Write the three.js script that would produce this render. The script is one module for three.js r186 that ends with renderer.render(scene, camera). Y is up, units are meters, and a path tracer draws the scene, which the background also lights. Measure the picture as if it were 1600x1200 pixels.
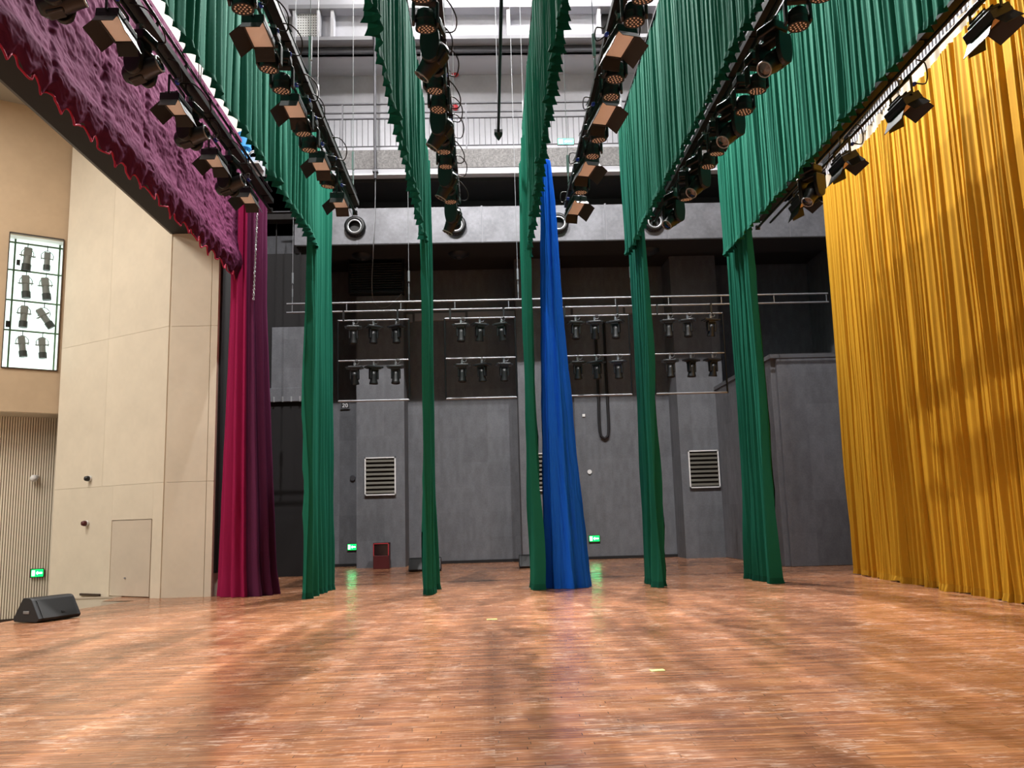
import * as THREE from 'three';
import { RoundedBoxGeometry } from 'three/addons/geometries/RoundedBoxGeometry.js';
import { mergeGeometries } from 'three/addons/utils/BufferGeometryUtils.js';
import { ImprovedNoise } from 'three/addons/math/ImprovedNoise.js';
import { RectAreaLightUniformsLib } from 'three/addons/lights/RectAreaLightUniformsLib.js';
RectAreaLightUniformsLib.init();

// ---------------------------------------------------------------- camera, light, exposure
const scene = new THREE.Scene();
scene.background = new THREE.Color(0x000000);
const FOCAL = 1250;
const camera = new THREE.PerspectiveCamera(2 * Math.atan(600 / FOCAL) * 180 / Math.PI, 1600 / 1200, 0.1, 120);
camera.position.set(0, 1.5, 0);
camera.quaternion.setFromRotationMatrix(new THREE.Matrix4().makeBasis(
  new THREE.Vector3(0.99922642, -0.02791806, 0.02769722),
  new THREE.Vector3(0.02364828, 0.98929137, 0.14402552),
  new THREE.Vector3(-0.03142153, -0.14325912, 0.98918629)));
camera.setViewOffset(1600, 1200, 0, -30, 1600, 1200);
scene.add(camera);

const renderer = new THREE.WebGLRenderer({ antialias: true });
renderer.toneMapping = THREE.LinearToneMapping;
renderer.toneMappingExposure = 1.0;
renderer.shadowMap.enabled = true;

// work lights under the grid (x, y, z, candela) and house lights over the seats
// round ones hang under the grid; square ones are aimed: four at the far gallery over the stage, two at the far wall
const FLOODS = [
  [-3.62, 21, -11, 110], [1.10, 21, -11.5, 110], [5.75, 21, -12, 110], [-1.8, 19.3, -22.3, 75], [2.3, 19.3, -22.3, 75], [6.2, 19.3, -22.3, 60],
  [-2.5, 21, -22.6, 1500], [-0.1, 21, -22.6, 1300], [2.2, 21, -22.6, 1500], [4.6, 21, -22.6, 1500], [-2.4, 20, -12.6, 950], [4.6, 20, -13, 650],
];
const FLOOD_COLOR = new THREE.Color(1, 0.97, 0.95);
const HOUSE = { color: new THREE.Color(1, 0.95, 0.88), nits: 13 };

// ---------------------------------------------------------------- helpers
let seedv = 12345;
const rnd = () => { seedv = (seedv * 1664525 + 1013904223) >>> 0; return seedv / 4294967296; };
const noiseGen = new ImprovedNoise();
const nz = (x, y = 0, z = 0) => noiseGen.noise(x + 0.137, y + 0.291, z + 0.713);
const used = {};
function numbered(name) { if (!(name in used)) { used[name] = 0; return name; } used[name]++; return name + '_' + String(used[name]).padStart(3, '0'); }
function clean(g) {
  let h = g.index ? g.toNonIndexed() : g;
  for (const k of Object.keys(h.attributes)) if (!['position', 'normal', 'uv'].includes(k)) h.deleteAttribute(k);
  if (!h.attributes.uv) h.setAttribute('uv', new THREE.BufferAttribute(new Float32Array(h.attributes.position.count * 2), 2));
  return h;
}
const join = (list) => list.length === 1 ? list[0] : mergeGeometries(list.map(clean));
function place(g, x = 0, y = 0, z = 0, rx = 0, ry = 0, rz = 0) {
  if (rx || ry || rz) g.applyMatrix4(new THREE.Matrix4().makeRotationFromEuler(new THREE.Euler(rx, ry, rz)));
  g.translate(x, y, z); return g;
}
const box = (w, h, d, x = 0, y = 0, z = 0, rx = 0, ry = 0, rz = 0) => place(new THREE.BoxGeometry(w, h, d), x, y, z, rx, ry, rz);
const rbox = (w, h, d, r, x = 0, y = 0, z = 0, rx = 0, ry = 0, rz = 0) => place(new RoundedBoxGeometry(w, h, d, 2, r), x, y, z, rx, ry, rz);
const cyl = (r1, r2, h, n = 16, x = 0, y = 0, z = 0, rx = 0, ry = 0, rz = 0, open = false) => place(new THREE.CylinderGeometry(r1, r2, h, n, 1, open), x, y, z, rx, ry, rz);
const lathe = (pts, n = 24) => new THREE.LatheGeometry(pts.map(p => new THREE.Vector2(p[0], p[1])), n);
const tube = (pts, r, seg = 16, n = 6) => new THREE.TubeGeometry(new THREE.CatmullRomCurve3(pts.map(p => new THREE.Vector3(...p))), seg, r, n);
function metreUV(g) {
  const h = clean(g), p = h.attributes.position, n = h.attributes.normal, uv = new Float32Array(p.count * 2);
  for (let i = 0; i < p.count; i++) {
    const ax = Math.abs(n.getX(i)), ay = Math.abs(n.getY(i)), az = Math.abs(n.getZ(i));
    if (ay > ax && ay > az) { uv[2 * i] = p.getX(i); uv[2 * i + 1] = p.getZ(i); }
    else if (ax > az) { uv[2 * i] = p.getZ(i); uv[2 * i + 1] = p.getY(i); }
    else { uv[2 * i] = p.getX(i); uv[2 * i + 1] = p.getY(i); }
  }
  h.setAttribute('uv', new THREE.BufferAttribute(uv, 2)); return h;
}
function part(name, geo, mat, parent, data) {
  const m = new THREE.Mesh(geo, mat); m.name = name; m.castShadow = m.receiveShadow = true;
  if (data) m.userData = data; parent.add(m); return m;
}
function thing(name, label, category, pos = [0, 0, 0], turn = 0, group) {
  const o = new THREE.Group(); o.name = numbered(name); o.position.set(...pos); o.rotation.y = turn;
  o.userData = { label, category }; if (group) o.userData.group = group; scene.add(o); return o;
}
function single(name, label, category, geo, mat, pos = [0, 0, 0], turn = 0, group) {
  const o = new THREE.Mesh(geo, mat); o.name = numbered(name); o.castShadow = o.receiveShadow = true;
  o.position.set(...pos); o.rotation.y = turn; o.userData = { label, category }; if (group) o.userData.group = group; scene.add(o); return o;
}
function struct(name, geo, mat) {
  const o = geo ? new THREE.Mesh(geo, mat) : new THREE.Group(); o.name = numbered(name);
  if (geo) o.castShadow = o.receiveShadow = true; o.userData = { kind: 'structure' }; scene.add(o); return o;
}
function copyOf(src, label, pos, turn) {
  const o = src.clone(); o.name = numbered(src.name.replace(/_\d\d\d$/, '')); o.userData = { ...src.userData, label };
  o.position.set(...pos); if (turn !== undefined) o.rotation.y = turn; scene.add(o); return o;
}
const ORD = ['', 'second ', 'third ', 'fourth ', 'fifth ', 'sixth ', 'seventh ', 'eighth '];

// ---------------------------------------------------------------- textures
function tex(w, h, fn, srgb, rx = 1, ry = 1) {
  const d = new Uint8Array(w * h * 4);
  for (let y = 0; y < h; y++) for (let x = 0; x < w; x++) {
    const c = fn(x, y), o = (y * w + x) * 4;
    d[o] = Math.max(0, Math.min(255, c[0])); d[o + 1] = Math.max(0, Math.min(255, c[1])); d[o + 2] = Math.max(0, Math.min(255, c[2])); d[o + 3] = 255;
  }
  const t = new THREE.DataTexture(d, w, h); t.wrapS = t.wrapT = THREE.RepeatWrapping; t.magFilter = THREE.LinearFilter; t.minFilter = THREE.LinearMipmapLinearFilter;
  t.generateMipmaps = true; if (srgb) t.colorSpace = THREE.SRGBColorSpace; t.repeat.set(rx, ry); t.needsUpdate = true; return t;
}
// tileable value noise
function vnoise(period, seed) {
  const g = new Float32Array(period * period); let s = seed >>> 0;
  for (let i = 0; i < g.length; i++) { s = (s * 1664525 + 1013904223) >>> 0; g[i] = s / 4294967296; }
  return (u, v) => {
    u = ((u % period) + period) % period; v = ((v % period) + period) % period;
    const i = Math.floor(u), j = Math.floor(v), a = u - i, b = v - j, i1 = (i + 1) % period, j1 = (j + 1) % period;
    const sa = a * a * (3 - 2 * a), sb = b * b * (3 - 2 * b);
    const p = g[j * period + i], q = g[j * period + i1], r = g[j1 * period + i], t = g[j1 * period + i1];
    return (p + (q - p) * sa) * (1 - sb) + (r + (t - r) * sa) * sb;
  };
}
const S1 = vnoise(256, 11), S2 = vnoise(256, 23), S3 = vnoise(128, 37);
const fbmTex = (size, freq, lo, hi, seed, tint = [1, 1, 1], srgb = true, rx = 1, ry = 1) => {
  const a = vnoise(freq, seed), b = vnoise(freq * 4, seed + 5), c = vnoise(freq * 16, seed + 9);
  return tex(size, size, (x, y) => {
    const u = x / size, v = y / size;
    const n = a(u * freq, v * freq) * .5 + b(u * freq * 4, v * freq * 4) * .3 + c(u * freq * 16, v * freq * 16) * .2;
    const k = lo + (hi - lo) * n; return [k * tint[0], k * tint[1], k * tint[2]];
  }, srgb, rx, ry);
};

// stage boards: 6 m tile, strips 59 mm wide running along x
const FS = 2048, ROWS = 102;
const boardTone = [], boardCut = [];
for (let r = 0; r < ROWS; r++) {
  const cuts = [], tones = []; let x = rnd() * .25;
  while (x < 1) { cuts.push(x); tones.push(rnd()); x += .16 + rnd() * .2; }
  boardCut.push(cuts); boardTone.push(tones);
}
const scuffA = vnoise(32, 71), scuffB = vnoise(256, 77), scuffC = vnoise(16, 79);
function boardAt(u, v) {
  const r = Math.floor(v * ROWS) % ROWS, cuts = boardCut[r]; let k = 0; while (k + 1 < cuts.length && u > cuts[k + 1]) k++; if (u < cuts[0]) k = cuts.length - 1;
  let e = 1; for (const c of cuts) e = Math.min(e, Math.abs(u - c));
  return [boardTone[r][k], v * ROWS - r >= 0 ? (v * ROWS) % 1 : 0, e];
}
const floorMap = tex(FS, FS, (x, y) => {
  const u = x / FS, v = y / FS, [t, f, e] = boardAt(u, v);
  const grain = S1(u * 24 + t * 90, v * 256 * 2) * .6 + S2(u * 64 + t * 40, v * 256 * 4) * .4;
  let k = .80 + .22 * t + .22 * (grain - .5);
  if (f < .06 || f > .96) k *= .72; if (e < .0006) k *= .7;
  let c = [174 * k, 115 * k * (.98 + .05 * t), 80 * k];
  const worn = Math.max(0, scuffA(u * 32, v * 32) * .55 + scuffC(u * 16, v * 16) * .45 - .46) * 2.2;
  const streak = Math.max(0, scuffB(u * 90, v * 512) * .6 + S3(u * 42, v * 256) * .4 - .56) * 4.4;
  const fleck = Math.max(0, S2(u * 200, v * 256 * 3) * .7 + scuffA(u * 32 + 7, v * 32 + 3) * .3 - .72) * 5;
  const s = Math.min(.6, streak * (.2 + .6 * worn) + worn * .05 + fleck * (.35 + worn));
  c = c.map((q, i) => q + ([236, 214, 200][i] - q) * s);
  return c;
}, true, 1 / 6, 1 / 6);
const floorRough = tex(1024, 1024, (x, y) => {
  const u = x / 1024, v = y / 1024;
  const k = 78 + 60 * scuffA(u * 32, v * 32) + 44 * scuffB(u * 60, v * 256); return [k, k, k];
}, false, 1 / 6, 1 / 6);
const floorBump = tex(1024, 1024, (x, y) => {
  const u = x / 1024, v = y / 1024, [t, f] = boardAt(u, v);
  const k = 150 + 60 * (t - .5) + 50 * (S1(u * 12, v * 256) - .5) - (f < .08 ? 90 : 0); return [k, k, k];
}, false, 1 / 6, 1 / 6);

const clothBump = fbmTex(512, 24, 60, 200, 91, [1, 1, 1], false, 2, 2);
const wallBump = fbmTex(512, 16, 100, 155, 15, [1, 1, 1], false, .5, .5);
const beigeMap = fbmTex(512, 4, 232, 252, 33, [1, .992, .98], true, .18, .18);
// dark wall paint: brushed patches with a grain of their own
const pa = vnoise(8, 5), pb = vnoise(64, 6), pc = vnoise(256, 7);
const darkMap = tex(1024, 1024, (x, y) => {
  const u = x / 1024, v = y / 1024, q = Math.floor(pa(Math.floor(u * 8), Math.floor(v * 8) + .5) * 4) / 4;
  const k = 205 + 26 * q + 22 * (pb(u * 64, v * 24) - .5) + 16 * (pc(u * 256, v * 256) - .5); return [k, k, k];
}, true, .14, .14);
const metalMap = fbmTex(512, 8, 180, 250, 51, [1, 1, 1.01], true, .4, .4);
const plasterMap = fbmTex(512, 4, 222, 252, 61, [1, 1, 1], true, .2, .2);

// ---------------------------------------------------------------- materials
const std = (c, rough = .8, metal = 0, extra = {}) => new THREE.MeshStandardMaterial({ color: new THREE.Color(c), roughness: rough, metalness: metal, ...extra });
const cloth = (c, sheen, rough = .85) => new THREE.MeshPhysicalMaterial({ color: new THREE.Color(c), roughness: rough, specularIntensity: .06, sheen: .02, sheenRoughness: .4, sheenColor: new THREE.Color(sheen), bumpMap: clothBump, bumpScale: .0015, side: THREE.DoubleSide });
const M = {
  floor: new THREE.MeshPhysicalMaterial({ map: floorMap, roughnessMap: floorRough, roughness: .46, bumpMap: floorBump, bumpScale: .0008, vertexColors: true }),
  beige: std('#dcd3c2', .8, 0, { map: beigeMap, bumpMap: wallBump, bumpScale: .001 }),
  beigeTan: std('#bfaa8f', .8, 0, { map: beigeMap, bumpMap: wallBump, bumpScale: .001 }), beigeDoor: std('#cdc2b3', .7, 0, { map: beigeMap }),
  slat: std('#efe4d0', .7), slatBack: std('#9a8c7a', .9), brown: std('#3a2c22', .6),
  cream: std('#aaa498', .8, 0, { map: plasterMap }),
  plaster: std('#cfcfd6', .8, 0, { map: plasterMap, bumpMap: wallBump, bumpScale: .002 }),
  dark: std('#75777d', .82, 0, { map: darkMap, bumpMap: wallBump, bumpScale: .002 }),
  darkBlock: std('#7c7e85', .8, 0, { map: darkMap }),
  black: std('#141214', .8), soffit: std('#1d1a1a', .85), blackSat: std('#0e0e10', .45), headerEdge: std('#55534f', .5, .2),
  concrete: std('#8d8b8b', .9, 0, { map: fbmTex(512, 32, 150, 255, 81, [1, 1, 1], true, .8, .8), bumpMap: fbmTex(256, 32, 40, 220, 82, [1, 1, 1], false, .8, .8), bumpScale: .012 }),
  beam: std('#9a9aa0', .6, .1), paleBeam: std('#c6c6cb', .6), rail: std('#4d4d52', .5, .3),
  duct: std('#838489', .5, .3, { map: metalMap }),
  fixture: std('#0f1012', .45), fixtureGrey: std('#17181b', .4), fixtureDark: std('#08080a', .55),
  pipe: std('#17181a', .38, .3), chrome: std('#c9ccd2', .25, .9), silver: std('#94979c', .4, .6),
  wire: std('#8f9296', .5, .2), cord: std('#101012', .6), connector: std('#2745c8', .45),
  diffuser: std('#f2f5f8', .5), diffuserTan: std('#e0bd96', .6), barn: std('#0e0d0d', .5),
  lens: std('#fff0e2', .1, 0), lensGlass: new THREE.MeshPhysicalMaterial({ color: 0x1b1e24, roughness: .05, clearcoat: 1 }),
  lensBed: std('#1f1815', .35),
  green: cloth('#216a57', '#4fa888'), greenHem: cloth('#1c5a4a', '#4fa080'),
  maroon: cloth('#572642', '#8a5a84'), maroonWarmLit: cloth('#8c1e46', '#d05a80', .7), fringe: cloth('#a8324c', '#ff90a0', .5),
  yellow: cloth('#c6942c', '#ffe090', .7), yellowHem: cloth('#b8892a', '#ffe090', .7), white: cloth('#c4b8a4', '#ffffff'),
  blue: cloth('#1f68e0', '#7fb2ff', .45),
  red: std('#4c1014', .5), redBright: std('#d23a44', .4), glassDark: new THREE.MeshPhysicalMaterial({ color: 0x241416, roughness: .12 }),
  motorBlue: std('#2f86c0', .4), steel: std('#b9bcc0', .4, .5), tape: std('#e6e58a', .6), paper: std('#f0f0ee', .7), plate: std('#dcdcdc', .5),
  whiteFrame: std('#dedede', .5), ventBlade: std('#5a564d', .5, .3), ventHole: std('#16130f', .9), louver: std('#55565b', .45, .3),
  speaker: std('#0b0c0e', .6), speakerSide: std('#1b1e23', .55), floodBody: std('#2a2b2e', .5, .3), houseFloor: std('#8d7f70', .9),
};
M.floodGlow = std('#ffffff', .5, 0, { emissive: new THREE.Color(1, .97, .95), emissiveIntensity: 6 });
M.houseGlow = std('#ffffff', .5, 0, { emissive: new THREE.Color(1, .92, .8), emissiveIntensity: 3 });
M.windowGlow = std('#e8fff8', .6, 0, { emissive: new THREE.Color(.86, 1, .95), emissiveIntensity: 1.05 });

// ---------------------------------------------------------------- cloth builders
function gridGeo(nu, nv, fn) {
  const pos = new Float32Array((nu + 1) * (nv + 1) * 3), uv = new Float32Array((nu + 1) * (nv + 1) * 2), idx = [];
  for (let j = 0; j <= nv; j++) for (let i = 0; i <= nu; i++) {
    const k = j * (nu + 1) + i, p = fn(i / nu, j / nv); pos[3 * k] = p[0]; pos[3 * k + 1] = p[1]; pos[3 * k + 2] = p[2]; uv[2 * k] = p[3]; uv[2 * k + 1] = p[1];
    if (i < nu && j < nv) idx.push(k, k + 1, k + nu + 1, k + 1, k + nu + 2, k + nu + 1);
  }
  const g = new THREE.BufferGeometry(); g.setAttribute('position', new THREE.BufferAttribute(pos, 3)); g.setAttribute('uv', new THREE.BufferAttribute(uv, 2)); g.setIndex(idx); g.computeVertexNormals(); return g;
}
// pleated sheet hanging in the local x-y plane; folds push along local z
function drapeFn(L, H, o) {
  const { wave, amp, seed, top = .6, bottom = 1.15, drift = .9, fine = .25, lean = 0, cusp = 0 } = o;
  return (u, t) => {
    const s = u * L, y = t * H;
    const big = nz(s / (wave * 2.6), y * .06, seed), mid = nz(s / (wave * 1.3) + 40, y * .10, seed + 3);
    const ph = 2 * Math.PI * s / wave + drift * 4.2 * big + 1.2 * nz(s / wave * .5, y * .22, seed + 7);
    const A = amp * (bottom + (top - bottom) * Math.pow(t, .7)) * (.62 + .9 * Math.max(-.5, mid));
    const lobe = cusp ? cusp * (2.2 * Math.pow(Math.abs(Math.sin(ph / 2)), .7) - 1.3) : Math.sin(ph);
    const z = A * (lobe + fine * Math.sin(2 * ph + 1.3 + 3 * mid)) + A * .5 * nz(s * 5.5 / wave * .2, y * .5, seed + 11) + lean * (1 - t);
    return [s + (cusp ? -.35 * Math.sin(ph) : .42 * Math.cos(ph)) * A * (1 - .3 * t), y, z, s * 1.4];
  };
}
function drape(name, label, L, H, o, mats, pos, turn = Math.PI / 2) {
  const t = thing(name, label, 'curtain', pos, turn, o.group);
  const f = drapeFn(L, H, o), nu = Math.round(L / o.wave * (o.seg || 10)), hem = o.hem || .08, rows = o.rows || 22;
  part('fabric', gridGeo(nu, rows, (u, v) => f(u, hem / H + v * (1 - hem / H))), mats[0], t);
  part('hem', gridGeo(nu, 2, (u, v) => { const p = f(u, v * hem / H); const k = 1 + (o.flare || 0) * (1 - v); return [p[0], p[1] + (o.ragged || 0) * nz(u * L * 3, 3, o.seed) * (1 - v), p[2] * k, p[3]]; }), mats[1], t);
  if (o.webbing) part('webbing', gridGeo(nu, 1, (u, v) => { const p = f(u, 1); return [p[0], H + v * .08, p[2] * .85, p[3]]; }), o.webbing, t);
  return t;
}
// bunched cloth: a closed fluted column whose cross-section changes with height
function bundleGeo(H, sect, folds, seed, amp, wr, y0 = 0, y1 = 1, nu = 260, nv = 60) {
  return gridGeo(nu, nv, (u, v) => {
    const t = y0 + v * (y1 - y0), y = t * H, a = u * Math.PI * 2, [cx, cz, rx, rz] = sect(t);
    const ph = a * folds + 2.2 * nz(Math.cos(a) * 1.6, Math.sin(a) * 1.6, seed + t * .8), mod = .6 + .8 * Math.abs(nz(Math.cos(a) * 2.3 + 5, Math.sin(a) * 2.3, seed + t * .5));
    const k = 1 + amp * mod * Math.sin(ph) + wr * nz(Math.cos(a) * 7, y * 1.1 + Math.sin(a) * 7, seed + 2) + wr * .5 * nz(Math.cos(a) * 16, y * 3.2, seed + 5 + Math.sin(a) * 9);
    return [cx + rx * k * Math.sin(a), y, cz - rz * k * Math.cos(a), u * 6];
  });
}
const lerpTable = (tab) => (t) => {
  let i = 0; while (i + 2 < tab.length && t > tab[i + 1][0]) i++;
  const a = tab[i], b = tab[i + 1], k = Math.max(0, Math.min(1, (t - a[0]) / (b[0] - a[0]))); return a.slice(1).map((q, j) => q + (b[j + 1] - q) * k);
};

// ================================================================ structure
// stage floor with the curved apron edge on the audience side
const apron = [[9, -8.5], [-12, -8.5], [-14.2, -8.36], [-15.9, -8.11], [-17.0, -7.86], [-17.8, -7.6], [-17.81, -8.36], [-19.6, -8.6], [-19.61, -7.3], [-29.6, -7.3]];
const apronX = (z) => { for (let i = 0; i < apron.length - 1; i++) { const [a, x0] = apron[i], [b, x1] = apron[i + 1]; if (z <= a && z >= b) return x0 + (x1 - x0) * (z - a) / (b - a); } return -8.5; };
{
  const nu = 220, nv = 420, z0 = 9, z1 = -29.6;
  const g = gridGeo(nu, nv, (u, v) => { const z = z0 + (z1 - z0) * v, x = apronX(z) + (12.4 - apronX(z)) * u; return [x, 0, z, x]; });
  const p = g.attributes.position, col = new Float32Array(p.count * 3), uv = g.attributes.uv;
  const stain = (x, z, cx, cz, rx, rz) => Math.max(0, 1 - Math.hypot((x - cx) / rx, (z - cz) / rz) + .9 * nz(x * 2.6, z * 2.6, 4) + .5 * nz(x * 7, z * 6, 9));
  for (let i = 0; i < p.count; i++) {
    const x = p.getX(i), z = p.getZ(i); uv.setXY(i, x + nz(z * .3) * .0, z);
    const n = nz(x * .5, z * .5, 1) * .10 + nz(x * 1.7, z * 1.7, 2) * .10 + nz(x * 5, z * 8, 3) * .08;
    const d = Math.min(1, stain(x, z, 1.25, -6.0, .55, 1.3)) * .30 + Math.min(1, stain(x, z, -1.9, -8.3, .8, .9)) * .16 + Math.min(1, stain(x, z, 1.1, -9.4, .4, 1.2)) * .14;
    const k = (1 + n) * (1 - d); col[3 * i] = k; col[3 * i + 1] = k * (1 - .02 * n); col[3 * i + 2] = k;
  }
  g.setAttribute('color', new THREE.BufferAttribute(col, 3));
  struct('floor', g, M.floor);
  // the body of the stage under the boards, with its front face
  const sh = [[9, -8.5], ...apron.slice(1)];
  const s2 = new THREE.Shape(); sh.forEach(([z, x], i) => i ? s2.lineTo(x, -z) : s2.moveTo(x, -z)); s2.lineTo(12.4, 29.6); s2.lineTo(12.4, -9);
  const eg = new THREE.ExtrudeGeometry(s2, { depth: .93, bevelEnabled: false }); eg.rotateX(-Math.PI / 2); eg.translate(0, -.94, 0);
  struct('floor_base', eg, M.beigeDoor);
}
struct('house_floor', box(24, .2, 36, -19.5, -1.04, -8), M.houseFloor);
struct('ceiling', box(22.5, .3, 39.4, 1.2, 23.15, -10.3), M.soffit);
struct('house_ceiling', box(20, .3, 34, -17.2, 12.6, -7), M.cream);
struct('wall_right', metreUV(box(.3, 24, 39.4, 12.35, 11, -10.3)), M.dark);
struct('wall_near', metreUV(box(19.5, 24, .3, 2.7, 11, 9.2)), M.dark);
struct('house_wall_near', box(20, 15, .3, -17.2, 6, 9.4), M.beige);
struct('house_wall_rear', box(.3, 15, 36, -27.2, 6, -8), M.beige);
struct('house_wall_far', box(18, 15, .3, -18.4, 6, -25), M.beige);

// back wall seen across the stage: dark paint below the gallery, pale plaster above it
struct('wall_back', metreUV(box(22, 12.6, .3, 1.5, 5.9, -29.05)), M.dark);
const wb = struct('wall_back_upper');
part('plaster_wall', metreUV(box(18.5, 5.0, .3, 3, 14.9, -26.2)), M.plaster, wb);
part('plaster_wall', metreUV(box(21, 6.2, .25, 1.8, 20.0, -24.75)), M.plaster, wb);
for (const [i, x0] of [[1, -4.52], [2, 1.10], [3, 6.68]]) struct('trim_' + i, metreUV(box(1.65, 12, 1.3, x0 + .825, 6, -28.25)), M.dark);
struct('baseboard_back', box(18.4, .1, .05, 3, .05, -28.88), M.black);
// proscenium wall: jamb, header over the opening, near jamb
struct('wall_left', metreUV(box(1.12, 24, 1.7, -6.69, 11, -19.0)), M.beige);
const inner = struct('wall_left_lining');
part('cream_panel', metreUV(box(.04, 12, 15, -6.09, 17, -12)), M.cream, inner);
part('black_panel', metreUV(box(.04, 10.4, 1.6, -6.11, 5.7, -19.02)), M.black, inner);
struct('wall_left_wing', metreUV(box(.3, 24, 9.4, -9.3, 11, -24.5)), M.black);
struct('wall_left_wing_return', metreUV(box(2.2, 24, .2, -8.2, 11, -19.95)), M.black);
{
  const t = thing('hanging_panel', 'grey wall panel with small pegs between the maroon and first green curtains', 'panel', [-6.05, 0, -24.2]);
  struct('added_dark_sheet', box(3.5, 9.9, .1, -7.25, 4.95, -24.3), M.black);  // added black sheet that stands in for the darkness of the wing gap
  part('hanger', join([box(.03, 3.6, .03, -.4, 9.3, 0), box(.03, 3.6, .03, .35, 9.3, 0)]), M.black, t); part('board', metreUV(rbox(.98, 2.3, .06, .01, 0, 6.38, 0)), M.darkBlock, t); part('lower_board', metreUV(rbox(1.1, .42, .08, .01, -.04, 5.42, .02)), M.darkBlock, t);
  for (let k = 0; k < 4; k++) part('peg', box(.035, .16, .05, -.38 + k * .26, 5.28, .08), M.steel, t);
  const b = thing('wing_header', 'black header beam above the dark gap beside the maroon side curtain', 'beam', [-6.3, 11.0, -24.1]);
  part('beam', box(1.9, .22, .4), M.soffit, b); part('flange', box(1.9, .03, .5, 0, .12, 0), M.rail, b);
}
struct('wall_left_near', metreUV(box(1.12, 24, 7, -6.69, 11, 5.6)), M.beige);
const hd = struct('wall_left_header');
part('header', metreUV(box(1.12, 14.7, 20.3, -6.69, 15.7, -8.02)), M.beige, hd);
part('header_underside', box(1.1, .06, 20.2, -6.69, 8.33, -8.02), M.black, hd);
part('header_edge', box(.05, .14, 20.2, -7.26, 8.37, -8.02), M.headerEdge, hd);
// jamb panels with open joints
const jamb = struct('trim_4');
for (const [y0, y1] of [[0, 2.522], [2.528, 6.082], [6.088, 8.3]]) for (const [x0, x1, zz] of [[-7.19, -6.3, -18.13], [-6.285, -6.13, -18.12]])
  part('panel', metreUV(rbox(x1 - x0, y1 - y0, .05, .004, (x0 + x1) / 2, (y0 + y1) / 2, zz)), M.beige, jamb);
// splayed house wall beside the opening (runs back at 31 degrees)
{
  const w = struct('wall_house_splay'), a = Math.atan2(.6, 1), len = 4.1;
  w.position.set(-7.25, 0, -18.13); w.rotation.y = 0;
  const panel = (s0, s1, y0, y1, off, th, m, name) => {
    const geo = metreUV(rbox(s1 - s0, y1 - y0, th, .003)); const sc = (s0 + s1) / 2;
    geo.applyMatrix4(new THREE.Matrix4().makeRotationY(-a));
    geo.translate(-sc * Math.cos(a) - off * Math.sin(a) * -1 * -1, (y0 + y1) / 2, -sc * Math.sin(a) + off * Math.cos(a));
    return part(name, geo, m, w);
  };
  panel(0, len, -.9, 12.5, -.12, .12, M.beigeDoor, 'backing');
  for (const [y0, y1] of [[2.534, 6.1], [6.104, 12.5]]) { panel(0, 2.2, y0, y1, -.03, .06, M.beige, 'panel'); panel(2.204, len, y0, y1, -.03, .06, M.beige, 'panel'); }
  panel(1.78, len, -.9, 2.53, -.03, .06, M.beige, 'panel'); panel(0, .34, -.05, 2.53, -.03, .06, M.beige, 'panel'); panel(.34, 1.78, 1.73, 2.53, -.03, .06, M.beige, 'panel');
  const d = struct('door_1'); d.position.set(-7.25, 0, -18.13);
  const dg = metreUV(rbox(1.40, 1.7, .05, .006)); dg.applyMatrix4(new THREE.Matrix4().makeRotationY(-a)); dg.translate(-1.065 * Math.cos(a), .87, -1.065 * Math.sin(a) - .045);
  part('door_leaf', dg, M.beigeDoor, d);
  const kg = cyl(.02, .02, .03, 12, 0, 0, 0, Math.PI / 2); kg.translate(-1.05, .42, -.63); part('lock', kg, M.silver, d);
  const bb = rbox(.75, .05, .04, .005); bb.applyMatrix4(new THREE.Matrix4().makeRotationY(-a)); bb.translate(-2.45 * Math.cos(a), .03, -2.45 * Math.sin(a) + .03); part('baseboard', bb, M.brown, w);  // strip coloured dark for the shade in a gap at the wall foot
}
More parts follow.
